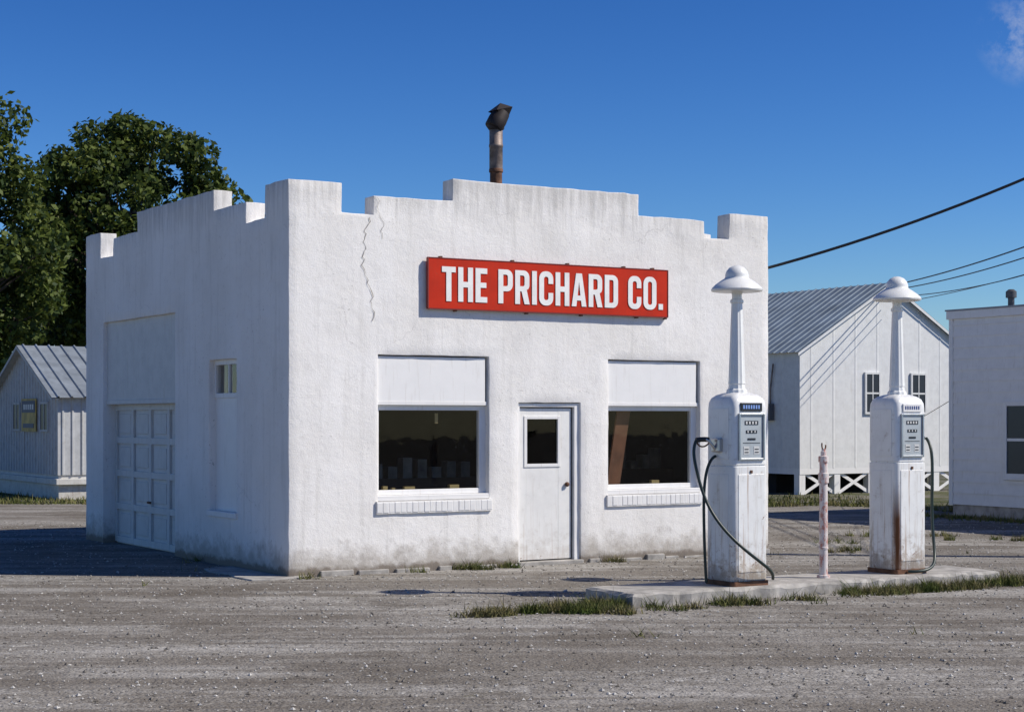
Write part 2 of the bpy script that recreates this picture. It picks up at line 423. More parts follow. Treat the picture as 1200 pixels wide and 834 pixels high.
while u<W-.1:
    w=random.uniform(.15,.5)
    if not 2.95<u<4.05: ft.append(((u,min(u+w,W)),(-random.uniform(.015,.05),.02),(-.03,random.uniform(.02,.07))))
    u+=w+random.uniform(.0,.2)
multibox('footing_edge',ft,M_con,B,.012)
def ribbon(name,pts,w,y,mat,parent):
    vs=[];fs=[]
    for i,(a,z) in enumerate(pts):
        ww=w*random.uniform(.4,1.2); vs+= [(a-ww,y,z),(a+ww,y,z)]
        if i: fs.append((2*i-2,2*i-1,2*i+1,2*i))
    mesh(name,vs,fs,mat,parent)
M_crk=simple('crack_dark',(.30,.28,.25),.9)  # dark grey-brown of the crack lines in the wall
def crack(u,z,zend,dr,w=.004):
    pts=[(u,z)]
    while z>zend:
        z-=random.uniform(.02,.05); u+=random.uniform(-.03,.03)+dr; pts.append((u,z))
    return pts
ribbon('wall_crack',crack(1.02,4.13,2.95,.004),.0045,-.0075,M_crk,B)
ribbon('wall_crack_b',crack(1.12,4.36,3.9,.002),.003,-.0075,M_crk,B)
# stove pipe on the roof
lathe('stove_pipe_lower',[(.085,3.85),(.085,5.18),(.098,5.19),(.098,5.23),(.09,5.24)],16,M_rust,B,(4.23,2.5,0))
lathe('stove_pipe_upper',[(.093,5.22),(.093,5.53),(.099,5.535),(.099,5.57),(.093,5.575),(.093,5.83)],16,M_sil,B,(4.23,2.5,0))
M_cowl=simple('cowl_black',(.03,.022,.02),.6,.3)
cw=lathe('stove_pipe_cowl',[(.115,-.14),(.125,-.13),(.13,0),(.115,.13),(.10,.135),(.105,.0),(.10,-.10)],16,M_cowl,B)
cw.matrix_local=Matrix.Translation((4.25,2.49,5.91))@Matrix.Rotation(math.radians(32),4,'Y')
lathe('cowl_collar',[(.10,5.77),(.115,5.79),(.115,5.86),(.10,5.87)],14,M_cowl,B,(4.23,2.5,0))
mesh('cowl_hood',[(4.17,2.38,6.03),(4.45,2.42,6.10),(4.45,2.58,6.10),(4.17,2.62,6.03),(4.30,2.50,6.15),(4.42,2.5,5.95)],[(0,1,4),(1,2,4),(2,3,4),(3,0,4),(0,5,1),(1,5,2),(2,5,3)],M_cowl,B)

# ------------------------------------------------------------ sign
SG=empty('store_sign',(C0[0]-.02*math.cos(TH),C0[1]-.02*math.sin(TH),0),TH)
def redmat():
    m,nt,p=newmat('red_sign_paint'); n=N(nt); v=n.coord()
    c=n.mix(n.ramp(n.noise(v,3,5,.6),.35,.7),(.56,.03,.009),(.44,.023,.008))
    c=n.mix(n.ramp(n.noise(n.coord((6,6,1)),3,5,.7),.5,.75,0,.4),c,(.36,.035,.016))
    c=n.mix(n.ramp(n.noise(v,22,4,.7),.66,.70,0,.55),c,(.3,.07,.04))
    n.link(c,p.inputs['Base Color']); p.inputs['Roughness'].default_value=.65; p.inputs['Specular IOR Level'].default_value=.15; return m
box('board',(1.785,5.275),(-.065,-.035),(3.10,3.69),redmat(),SG,.003)
M_frm=simple('sign_frame_red',(.20,.02,.012),.5)
multibox('frame',[((1.775,5.285),(-.070,-.03),(3.69,3.700)),((1.775,5.285),(-.070,-.03),(3.088,3.10)),((1.772,1.785),(-.070,-.03),(3.10,3.69)),((5.275,5.288),(-.070,-.03),(3.10,3.69))],M_frm,SG)
br=[]
for u in (1.95,2.95,3.75,4.6,5.05):
    br+=[((u,u+.03),(-.05,.01),(3.70,3.72)),((u+.2,u+.23),(-.05,.01),(3.07,3.088))]
multibox('brackets',br,M_rust,SG)
def arc(cx,cy,r,a0,a1,n=7):
    return [(cx+r*math.cos(math.radians(a0+(a1-a0)*i/n)),cy+r*math.sin(math.radians(a0+(a1-a0)*i/n))) for i in range(n+1)]
s=.170;w=.50;t=.15;r=.2;ri=.06
def rr(x0,y0,x1,y1,rad):
    return arc(x1-rad,y1-rad,rad,0,90)+arc(x0+rad,y1-rad,rad,90,180)+arc(x0+rad,y0+rad,rad,180,270)+arc(x1-rad,y0+rad,rad,270,360)
LT={
'T':(.46,[[(0,1),(.46,1),(.46,.84),(.23+s/2,.84),(.23+s/2,0),(.23-s/2,0),(.23-s/2,.84),(0,.84)]]),
'H':(w,[[(0,0),(s,0),(s,.42),(w-s,.42),(w-s,0),(w,0),(w,1),(w-s,1),(w-s,.58),(s,.58),(s,1),(0,1)]]),
'E':(.40,[[(0,0),(.40,0),(.40,.16),(s,.16),(s,.43),(.37,.43),(.37,.58),(s,.58),(s,.84),(.40,.84),(.40,1),(0,1)]]),
'I':(s,[[(0,0),(s,0),(s,1),(0,1)]]),
'.':(s,[[(0,0),(s,0),(s,.18),(0,.18)]]),
'P':(w,[[(0,0),(s,0),(s,.36)]+arc(w-r,.36+r,r,-90,0)+arc(w-r,1-r,r,0,90)+[(0,1)],
        [(s,.36+t)]+arc(w-s-ri,.36+t+ri,ri,-90,0)+arc(w-s-ri,1-t-ri,ri,0,90)+[(s,1-t)]]),
'R':(w+.01,[[(0,0),(s,0),(s,.38),(.225,.38),(w-s,0),(w+.01,0),(.405,.43)]+arc(w-r,.38+r,r,-40,0)+arc(w-r,1-r,r,0,90)+[(0,1)],
        [(s,.38+t)]+arc(w-s-ri,.38+t+ri,ri,-90,0)+arc(w-s-ri,1-t-ri,ri,0,90)+[(s,1-t)]]),
'D':(w,[[(0,0)]+arc(w-r,r,r,-90,0)+arc(w-r,1-r,r,0,90)+[(0,1)],
        [(s,t)]+arc(w-s-ri,t+ri,ri,-90,0)+arc(w-s-ri,1-t-ri,ri,0,90)+[(s,1-t)]]),
'O':(w,[rr(0,-.01,w,1.01,.22),rr(s,t-.01,w-s,1-t+.01,.07)]),
'C':(w,[[(w,.64)]+arc(w-.22,.79,.22,0,90)+arc(.22,.79,.22,90,180)+arc(.22,.21,.22,180,270)+arc(w-.22,.21,.22,270,360)+[(w,.37),(w-s,.37)]+arc(w-s-.07,.22,.07,0,-90)+arc(s+.07,.22,.07,270,180)+arc(s+.07,.78,.07,180,90)+arc(w-s-.07,.78,.07,90,0)+[(w-s,.64)]]),
'A':(.54,[[(0,0),(s,0),(s+.024,.18),(.54-s-.024,.18),(.54-s,0),(.54,0),(.375,1),(.165,1)],[(.218,.33),(.27,.76),(.322,.33)]]),
}
cu=bpy.data.curves.new('lettering','CURVE'); cu.dimensions='2D'; cu.fill_mode='BOTH'; cu.extrude=.003
X=0;cts=[]
for ch in 'THE PRICHARD CO.':
    if ch==' ': X+=.30; continue
    wd,cs=LT[ch]
    for c in cs: cts.append([(x+X,y) for x,y in c])
    X+=wd+.085
X-=.085
sx=(5.20-1.960)/X; sz=.41
for c in cts:
    sp=cu.splines.new('POLY'); sp.points.add(len(c)-1)
    for p,q in zip(sp.points,c): p.co=(q[0]*sx,q[1]*sz,0,1)
    sp.use_cyclic_u=True
cu.materials.append(simple('white_lettering',(.84,.83,.80),.6,0,.1))
lo=bpy.data.objects.new('lettering',cu); col.objects.link(lo); lo.parent=SG
lo.location=(1.960,-.070,3.187); lo.rotation_euler=(math.radians(90),0,0)

# ------------------------------------------------------------ island
IS=empty('concrete_pump_island',C0,TH)
def edge(a,b,n,j=.018):
    return [(a[0]+(b[0]-a[0])*i/n+random.uniform(-j,j),a[1]+(b[1]-a[1])*i/n+random.uniform(-j,j)) for i in range(n)]
ring=edge((1.55,-4.50),(6.5,-4.50),44)+edge((6.5,-4.50),(6.55,-3.62),8)+edge((6.55,-3.62),(1.6,-3.62),44)+edge((1.6,-3.62),(1.55,-4.50),8)
n=len(ring); v=[(x,y,-.05) for x,y in ring]+[(x+0,y,.10+random.uniform(-.02,.012)) for x,y in ring]+[( (x-4)*.985+4,(y+4.06)*.93-4.06,.122) for x,y in ring]
f=[(i,(i+1)%n,n+(i+1)%n,n+i) for i in range(n)]+[(n+i,n+(i+1)%n,2*n+(i+1)%n,2*n+i) for i in range(n)]+[tuple(range(2*n,3*n))]
mesh('slab',v,f,M_con,IS)

# ------------------------------------------------------------ pumps
M_dial=simple('dial_face',(.42,.46,.48),.3,0,.15); M_glp=simple('dial_black',(.02,.02,.025),.3); M_num=simple('white_numerals',(.62,.62,.60),.5)
M_plate_b=simple('blue_plate',(.02,.05,.2),.35); M_pl_l=simple('plate_letters',(.25,.4,.8),.4)
def pump(loc,mir,corner,plate):
    P=empty('gas_pump',loc,TH)
    mp=painted('pump_enamel',(.82,.82,.80),.75,.3,corner,.35)
    ML=painted('lamp_enamel',(.82,.82,.79),.25,.35,None,.25)
    rloft('plinth',[(0,.235,.235,.04),(.05,.235,.235,.04)],M_rust,P)
    h=.225
    rloft('cabinet',[(.04,h-.01,h-.01,.05),(.06,h,h,.055),(1.195,h,h,.055),(1.2,h-.012,h-.012,.05),(1.212,h-.012,h-.012,.05),(1.217,h-.002,h-.002,.055),
        (1.78,h-.002,h-.002,.06),(1.84,h-.007,h-.007,.06),(1.885,h-.025,h-.025,.06),(1.915,h-.06,h-.06,.06),(1.935,.115,.115,.06),(1.945,.05,.05,.03)],mp,P)
    for sgn in (-1,1):
        y=sgn*h
        def yy(a,b): return tuple(sorted((y+sgn*a,y+sgn*b)))
        box('access_panel',(-.165,.165),yy(-.01,.006),(.14,1.12),mp,P,.004)
        multibox('dial_bezel',[((-.165,-.145),yy(-.01,.022),(1.26,1.73)),((.145,.165),yy(-.01,.022),(1.26,1.73)),((-.145,.145),yy(-.01,.021),(1.71,1.731)),((-.145,.145),yy(-.01,.021),(1.26,1.281))],M_chr,P,.004)
        box('dial',(-.146,.146),yy(-.01,.006),(1.28,1.712),M_dial,P)
        multibox('counters',[((-.085,.085),yy(.004,.010),(1.615,1.655)),((-.07,.07),yy(.004,.010),(1.53,1.56)),((-.05,.05),yy(.004,.010),(1.462,1.482))],M_glp,P)
        nb=[]
        for i in range(4): nb.append(((-.075+i*.04,-.055+i*.04),yy(.009,.012),(1.622,1.648)))
        for i in range(3): nb.append(((-.055+i*.045,-.04+i*.045),yy(.009,.012),(1.536,1.555)))
        nb.append(((-.10,-.03),yy(.004,.009),(1.32,1.40))); nb.append(((.03,.10),yy(.004,.009),(1.32,1.40)))
        multibox('numerals',nb,M_num,P)
        multibox('fine_print',[((-.09,-.04),yy(.008,.011),(1.335,1.345)),((-.09,-.04),yy(.008,.011),(1.365,1.375)),((.04,.09),yy(.008,.011),(1.335,1.345)),((.04,.09),yy(.008,.011),(1.365,1.375)),((-.11,.11),yy(.004,.008),(1.43,1.436))],M_glp,P)
        box('grade_plate',(-.135,.135),yy(-.01,.012),(1.75,1.835),M_glp if plate else M_wht,P,.003)
        lm=[]
        for i in range(7): lm.append(((-.11+i*.032,-.11+i*.032+.018),yy(.0,.014),(1.775,1.812)))
        multibox('grade_letters',lm,M_plate_b if not plate else M_pl_l,P)
    for sgn in (-1,1):
        x=sgn*h; xx=tuple(sorted((x-sgn*.01,x+sgn*.005)))
        box('side_panel',xx,(-.15,.15),(.2,1.12),mp,P,.004)
        box('side_panel_upper',xx,(-.15,.15),(1.27,1.78),mp,P,.004)
    x=mir*h
    box('nozzle_boot',tuple(sorted((x-mir*.01,x+mir*.06))),(-.06,.07),(1.34,1.48),M_chr,P,.015)
    tube('nozzle_spout',[(x+mir*.05,.0,1.36),(x+mir*.10,-.0,1.44),(x+mir*.15,.03,1.47)],.014,M_chr,P)
    tube('nozzle_body',[(x+mir*.11,.03,1.465),(x+mir*.17,.05,1.475),(x+mir*.24,.07,1.46)],.026,M_blk,P)
    tube('nozzle_lever',[(x+mir*.11,.03,1.43),(x+mir*.15,.05,1.38),(x+mir*.21,.06,1.385),(x+mir*.23,.07,1.44)],.008,M_rust,P)
    if mir<0:
        tube('hose',[(-.46,.07,1.46),(-.51,.08,1.38),(-.49,.03,1.15),(-.44,-.04,.85),(-.36,-.22,.58),(-.18,-.38,.36),(.06,-.36,.22),(.25,-.28,.12),(.27,-.24,.06)],.016,M_hose,P)
        tube('hose_riser',[(-.24,.04,1.30),(-.30,.05,1.28),(-.36,.08,1.1),(-.37,.07,.7),(-.37,.05,.25),(-.35,.05,.03)],.015,M_hose,P)
    else:
        tube('hose',[(.44,-.0,1.46),(.43,-.08,1.40),(.40,-.14,1.2),(.40,-.12,.8),(.41,-.12,.45),(.36,-.22,.16),(.20,-.34,.045),(.0,-.33,.03),(-.08,-.25,.03)],.017,M_hose,P)
    box('lock',(-.012,.012),(-h-.012,-h),(1.13,1.16),M_rust,P)
    lathe('lamp_pole',[(.11,1.92),(.105,1.965),(.088,1.98),(.082,2.02),(.088,2.03),(.085,2.06),(.056,2.84),(.068,2.85),(.068,2.875),(.05,2.89),(.048,3.0)],24,ML,P,flute=.06,smooth=False)
    lathe('lamp_shade',[(.05,2.93),(.06,2.955),(.13,2.965),(.235,2.96),(.255,2.965),(.262,2.982),(.250,3.002),(.215,3.035),(.165,3.07),(.125,3.095),(.118,3.11),(.12,3.13),(.105,3.17),(.075,3.205),(.035,3.223),(.004,3.228)],40,ML,P)
    return P
def loc(u,v,z=.0):
    c,s_=math.cos(TH),math.sin(TH); return (C0[0]+u*c-v*s_,C0[1]+u*s_+v*c,z)
pump(loc(3.06,-4.19,.12),-1,None,True)
pump(loc(5.42,-4.03,.12),1,(-.225,-.225),False)
GP=empty('standpipe_post',loc(4.28,-4.12,.12),TH)
def pinkmat():
    m,nt,p=newmat('faded_red_white_paint'); n=N(nt); v=n.coord()
    f=n.ramp(n.noise(n.coord((2,2,1)),9,5,.75),.48,.58)
    c=n.mix(f,(.64,.58,.56),(.46,.21,.17)); c=n.mix(n.ramp(n.noise(v,25,4,.7),.57,.63),c,(.6,.58,.55))
    n.link(c,p.inputs['Base Color']); p.inputs['Roughness'].default_value=.7; return m
PK=pinkmat()
lathe('pipe',[(.07,0),(.07,.03),(.046,.035),(.044,1.0),(.056,1.0),(.056,1.10),(.044,1.105),(.042,1.22),(.054,1.22),(.054,1.28),(.03,1.285)],14,PK,GP)
lathe('cap',[(.03,1.28),(.03,1.33),(.02,1.335),(.02,1.36)],10,PK,GP)
tube('bent_bracket',[(0,0,1.33),(-.03,0,1.38),(-.02,0,1.42)],.008,M_rust,GP); tube('bent_bracket_b',[(0.01,0,1.33),(.035,0,1.37),(.03,0,1.40)],.008,M_rust,GP)
lathe('clamp',[(.045,.30),(.052,.305),(.052,.325),(.045,.33)],14,PK,GP)

# ------------------------------------------------------------ metal warehouse (right back)
WH=empty('metal_warehouse',(6.75,40.5,0),TH)
M_sid=painted('white_metal_siding',(.74,.74,.72),.15,.55,None,.45)
M_roof=simple('galvanised_roofing',(.26,.32,.37),.5,.3,.3,2)
wW,wD,wz0,we,wa=5.62,15,.62,3.40,5.06; hx=wW/2
ribbed('gable_wall',(0,0,wz0),(1,0,0),(0,0,1),(0,-1,0),wW,0,.7,.006,M_sid,WH,.05,(hx,lambda x:(we+(wa-we)*(1-abs(x-hx)/hx))-wz0))
ribbed('side_wall',(0,wD,wz0),(0,-1,0),(0,0,1),(-1,0,0),wD,we-wz0,.7,.008,M_sid,WH,.05)
ribbed('side_wall_b',(wW,0,wz0),(0,1,0),(0,0,1),(1,0,0),wD,we-wz0,.7,.008,M_sid,WH,.05)
mesh('back_wall',[(0,wD,wz0),(wW,wD,wz0),(wW,wD,we),(hx,wD,wa),(0,wD,we)],[(0,1,2,3,4)],M_sid,WH)
sl=math.hypot(hx+.15,(wa-we)*(hx+.15)/hx); k=(wa-we)/hx
ribbed('roof_left',(-.15,-.12,we-.15*k+.03),(0,1,0),(hx+.15,0,k*(hx+.15)),(-k,0,1),wD+.3,sl,.26,.02,M_roof,WH,.14)
ribbed('roof_right',(wW+.15,-.12,we-.15*k+.03),(0,1,0),(-hx-.15,0,k*(hx+.15)),(k,0,1),wD+.3,sl,.26,.02,M_roof,WH,.14)
mesh('rake_trim',[(-.15,-.125,we-.15*k-.05),(-.15,-.125,we-.15*k+.02),(hx,-.125,wa+.02),(wW+.15,-.125,we-.15*k+.02),(wW+.15,-.125,we-.15*k-.05),(hx,-.125,wa-.06)],[(0,1,2,5),(5,2,3,4)],M_sid,WH)
def litwin(nm,x0,x1,z0,z1,par):
    box(nm+'_pane',(x0,x1),(-.035,-.028),(z0,z1),M_glp,par)
    multibox(nm+'_frame',[((x0-.05,x0),(-.05,0),(z0-.05,z1+.05)),((x1,x1+.05),(-.05,0),(z0-.05,z1+.05)),((x0,x1),(-.049,0),(z1,z1+.05)),((x0,x1),(-.049,0),(z0-.05,z0)),(((x0+x1)/2-.012,(x0+x1)/2+.012),(-.045,-.03),(z0,z1)),((x0,x1),(-.044,-.03),((z0+z1)/2-.02,(z0+z1)/2+.02))],M_sid,par)
litwin('window_a',2.07,2.47,1.95,2.86,WH); litwin('window_b',3.58,4.0,1.95,2.86,WH)
bm=[((0,wW),(.0,.12),(wz0-.14,wz0)),((0.001,.12),(.12,wD),(wz0-.14,wz0))]
for i in range(6): bm.append(((i*(wW-.18)/5,i*(wW-.18)/5+.18),(.01,.2),(-.05,wz0-.14)))
for i in range(1,7): bm.append(((.01,.2),(i*2.2,i*2.2+.18),(-.05,wz0-.14)))
multibox('piers',bm,M_wht,WH)
dv=[];df=[]
for i in range(5):
    a=i*(wW-.18)/5+.18;b=(i+1)*(wW-.18)/5
    for (p,q) in (((a,0),(b,wz0-.16)),((a,wz0-.16),(b,0))):
        o=len(dv); yv=.03 if p[1]==0 else .045
        dv+=[(p[0],yv,p[1]),(p[0],yv,p[1]+.09),(q[0],yv,q[1]+.09),(q[0],yv,q[1])]; df.append((o,o+1,o+2,o+3))
mesh('cross_braces',dv,df,M_wht,WH)
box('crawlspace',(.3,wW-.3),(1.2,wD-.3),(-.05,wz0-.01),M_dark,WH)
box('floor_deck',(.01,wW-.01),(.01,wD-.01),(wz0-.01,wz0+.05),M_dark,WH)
box('meter_box',(-.16,-.02),(.9,1.15),(1.75,2.15),simple('meter_grey',(.12,.12,.13),.5),WH)
tube('service_conduit',[(-.05,1.0,2.1),(-.05,1.0,2.5),(-.05,.9,3.1)],.02,M_sil,WH,False)

# ------------------------------------------------------------ white building (far right)
WB=empty('white_sided_building',(8.12,31.9,0),TH)
M_lap=painted('lap_siding',(.76,.76,.745),0,.6,None,.3)
bw,bl,bh=9.,7.2,3.62
def laploft(nm,x0,x1,y0,y1,z0,z1,pitch,mat,par):
    rings=[];z=z0
    while z<z1-.001:
        zt=min(z+pitch,z1); rings+=[(z,.026),(zt,.004)]; z=zt
    vs=[];fs=[]
    for z,e in rings: vs+=[(x0-e,y0-e,z),(x1+e,y0-e,z),(x1+e,y1+e,z),(x0-e,y1+e,z)]
    for k_ in range(len(rings)-1):
        for i in range(4):
            j=(i+1)%4; fs.append((k_*4+i,k_*4+j,(k_+1)*4+j,(k_+1)*4+i))
    fs.append(tuple(len(vs)-4+i for i in range(4)))
    mesh(nm,vs,fs,mat,par)
laploft('walls',0,bw,-bl,0,.22,bh,.205,M_lap,WB)
box('corner_board',(-.035,.09),(-.06,.035),(.2,bh),M_lap,WB,.004)
box('foundation',(.02,bw-.02),(-bl+.02,-.02),(-.05,.22),M_con,WB)
box('parapet_cap',(-.07,bw+.07),(-bl-.07,.07),(bh,3.77),M_lap,WB,.01)
box('roof_edge_flashing',(-.085,bw+.085),(-bl-.085,.085),(3.77,3.80),simple('flashing',(.25,.26,.28),.5),WB)
def sidewin(nm,y0,y1,z0,z1):
    box(nm+'_pane',(-.044,-.04),(y0,y1),(z0,z1),M_glp,WB)
    multibox(nm+'_frame',[((-.065,0),(y0-.08,y0),(z0-.06,z1+.08)),((-.065,0),(y1,y1+.08),(z0-.06,z1+.08)),((-.064,0),(y0,y1),(z1,z1+.08)),((-.08,0),(y0-.1,y1+.1),(z0-.11,z0-.06)),((-.064,0),(y0,y1),(z0-.06,z0)),((-.055,-.042),(y0,y1),((z0+z1)/2-.025,(z0+z1)/2+.025))],M_lap,WB)
sidewin('window',-2.3,-1.38,.82,2.02); sidewin('window_b',-5.6,-4.6,.82,2.02)
lathe('roof_flue',[(.06,3.75),(.06,4.0),(.10,4.01),(.10,4.12),(.05,4.16)],12,simple('flue_dark',(.10,.10,.10),.5,.4),WB,(.75,-.75,0))

# ------------------------------------------------------------ shed (left back)
SH=empty('storage_shed',(-9.97,37.9,0),TH)
M_shw=painted('weathered_grey_siding',(.50,.51,.51),.3,.7,None,.8)
M_shf=painted('shed_base_paint',(.62,.61,.57),.2,.7,None,.7)
sL,sW,se,sa=7.,5.1,2.31,3.45; k=(sa-se)/(sW/2); M_shr=simple('shed_roof_metal',(.33,.37,.40),.45,.35,.3,3)
ribbed('gable_wall',(0,sW,.55),(0,-1,0),(0,0,1),(-1,0,0),sW,0,.22,.025,M_shw,SH,.15,(sW/2,lambda x:(se+(sa-se)*(1-abs(x-sW/2)/(sW/2)))-.55))
ribbed('front_wall',(0,0,.55),(1,0,0),(0,0,1),(0,-1,0),sL,se-.55,.22,.025,M_shw,SH,.15)
ribbed('back_wall',(sL,sW,.55),(-1,0,0),(0,0,1),(0,1,0),sL,se-.55,.22,.02,M_shw,SH,.15)
mesh('far_gable',[(sL,0,.55),(sL,sW,.55),(sL,sW,se),(sL,sW/2,sa),(sL,0,se)],[(0,1,2,3,4)],M_shw,SH)
h2=sW/2+.22; sl=math.hypot(h2,h2*k)
ribbed('roof_front',(-.2,-.22,se-.22*k+.04),(1,0,0),(0,h2,h2*k),(0,-k,1),sL+.4,sl,.30,.035,M_shr,SH,.1)
ribbed('roof_back',(-.2,sW+.22,se-.22*k+.04),(1,0,0),(0,-h2,h2*k),(0,k,1),sL+.4,sl,.30,.035,M_shr,SH,.1)
mesh('rake_board',[(-.205,-.22,se-.22*k-.04),(-.205,-.22,se-.22*k+.03),(-.205,sW/2,sa+.03),(-.205,sW+.22,se-.22*k+.03),(-.205,sW+.22,se-.22*k-.04),(-.205,sW/2,sa-.05)],[(0,1,2,5),(5,2,3,4)],M_shw,SH)
mesh('soffit',[(-.2,-.2,se-.2*k),(0,-.2,se-.2*k),(0,sW/2,sa),(-.2,sW/2,sa),(0,sW+.2,se-.2*k),(-.2,sW+.2,se-.2*k)],[(0,1,2,3),(3,2,4,5)],M_shw,SH)
box('foundation',(.03,sL-.03),(.03,sW-.03),(-.05,.56),M_shf,SH)
box('skirt_ledge',(-.06,sL+.05),(-.09,sW+.05),(.34,.47),M_shf,SH,.01)
for a,b,nm in ((.62,1.15,'shutter'),(2.85,3.35,'shutter_b')):
    box(nm,(-.045,-.022),(a,b),(1.55,2.12),M_glp,SH); multibox(nm+'_frame',[((-.06,-.02),(a-.05,a),(1.5,2.17)),((-.06,-.02),(b,b+.05),(1.5,2.17)),((-.059,-.02),(a,b),(2.12,2.17)),((-.059,-.02),(a,b),(1.5,1.55)),((-.058,-.04),((a+b)/2-.015,(a+b)/2+.015),(1.55,2.12))],M_shw,SH)
AD=empty('advertising_sign',(-9.97,37.9,0),TH)
box('panel',(-.07,-.05),(1.45,2.6),(1.5,2.25),simple('yellow_sign',(.50,.36,.10),.6,0,.5,4),AD)
multibox('panel_bands',[((-.078,-.07),(1.5,2.55),(1.93,2.2)),((-.078,-.07),(1.6,2.45),(1.58,1.68))],simple('sign_navy',(.03,.04,.10),.5),AD)
multibox('panel_text',[((-.083,-.078),(1.6+i*.17,1.71+i*.17),(2.0,2.12)) for i in range(5)],M_num,AD)

# ------------------------------------------------------------ ground, grass
gv_=[(-400,-60,0),(400,-60,0),(400,700,0),(-400,700,0)]
mesh('ground',gv_,[(0,1,2,3)],M_gr)
M_gf=grassmat('grass_turf',(.06,.08,.028),(.14,.135,.06),1.5,(.24,.22,.18))
b0=[(-390,39),(-60,39),(-22,37.6),(-11,36.4),(-4,35.6),(2,35.2),(6.2,35.5),(7.6,34.8),(8.8,31.8),(9.6,29.0),(10.9,26.2),(12.6,23.6),(16,21.5),(30,20),(390,18)]
bd=[]
for a,b in zip(b0,b0[1:]):
    L=math.hypot(b[0]-a[0],b[1]-a[1]); m=min(60,max(1,int(L/.35)))
    for i in range(m):
        x=a[0]+(b[0]-a[0])*i/m;y=a[1]+(b[1]-a[1])*i/m
        bd.append((x,y+noise.noise(Vector((x*.8,y*.8,0)))*.9+random.uniform(-.15,.15),.005))
bd.append((390,18,.005)); top=[(390,690,.005),(-390,690,.005)]
mesh('grass_field',bd+top,[tuple(range(len(bd)+2))],M_gf)
M_bl=grassmat('grass_blades',(.07,.12,.02),(.20,.21,.06),5,(.28,.24,.11))
def blades(name,P,h,w,mat,lean=.5):
    n=len(P); a=rng.uniform(0,2*np.pi,n); hh=h*rng.uniform(.3,1.0,n)**1.3; hh*=np.where(rng.uniform(0,1,n)<.06,1.8,1); d=np.stack([np.cos(a),np.sin(a),0*a],1)
    l=rng.uniform(0,1,n)[:,None]*lean*hh[:,None]; b=rng.uniform(0,2*np.pi,n); ld=np.stack([np.cos(b),np.sin(b),0*b],1)
    V=np.empty((n,3,3)); V[:,0]=P-d*w; V[:,1]=P+d*w; V[:,2]=P+ld*l; V[:,2,2]+=hh
    return npmesh(name,V.reshape(-1,3),np.arange(3*n).reshape(n,3),mat)
def clump(cx,cy,rx,ry,n,z=0):
    return np.stack([cx+rng.normal(0,rx*.7,n),cy+rng.normal(0,ry*.7,n),np.full(n,float(z))],1)
def tufts(cx,cy,rx,ry,nt_,per,z=0):
    out=[]
    for i in range(nt_):
        r=math.sqrt(random.random());a=random.uniform(0,6.28)
        out.append(clump(cx+rx*r*math.cos(a),cy+ry*r*math.sin(a),random.uniform(.03,.10),random.uniform(.03,.08),int(per*random.uniform(.4,1.5)),z))
    return np.concatenate(out)
G=[]
def wl(u,v): q=loc(u,v); return q[0],q[1]
for (u0,u1,nt_,per) in ((1.5,2.1,5,45),(2.35,2.8,11,70),(3.1,3.6,5,45),(4.0,5.2,34,65),(5.3,6.7,34,65),(6.6,7.3,13,65)):
    for i in range(nt_):
        u=random.uniform(u0,u1); x,y=wl(u,-4.64+random.uniform(-.30,.08)); G.append(clump(x,y,.09,.08,int(per*random.uniform(.3,1.6))))
for (u,v,a,b,k,per) in ((1.3,-4.38,.22,.24,18,70),(.95,-4.45,.30,.26,28,70),(.6,-4.42,.2,.16,12,60),(.1,-4.38,.18,.13,14,65),(1.15,-4.85,.22,.14,8,45),(-.2,-4.35,.15,.06,3,30)):
    x,y=wl(u,v); G.append(tufts(x,y,a,b,k,per))
for (u,a,k) in ((.1,.12,2),(1.6,.15,2),(2.3,.28,14),(2.75,.15,6),(4.4,.2,4),(6.5,.3,6)):
    x,y=wl(u,-.12); G.append(tufts(x,y,a,.05,k,38))
x,y=wl(-.2,2.5); G.append(tufts(x,y,.1,.5,3,25))
G.append(tufts(4.6,23.3,.4,.25,10,35)); G.append(tufts(7.0,25.5,.8,.2,10,35)); G.append(tufts(6.0,26.5,.9,.3,12,35)); G.append(tufts(5.0,25.0,.9,.5,9,30))
for i in range(12):
    G.append(tufts(random.uniform(-7,7),random.uniform(13,26),.2,.1,1,9))
blades('weeds',np.concatenate(G),.11,.006,M_bl,1.2)
xs=rng.uniform(-14,9,14000); ys=np.interp(xs,[p[0] for p in bd],[p[1] for p in bd])+rng.exponential(1.6,14000)-.2
blades('grass_verge',np.stack([xs,ys,0*xs],1),.12,.014,M_bl,.8)
x3=rng.uniform(7.6,12.2,3500); 
y3=31.9-(x3-8.0)*1.63-rng.exponential(.3,3500)-.05
blades('grass_edging',np.stack([x3-.25,y3,0*x3],1),.10,.012,M_bl,.8)

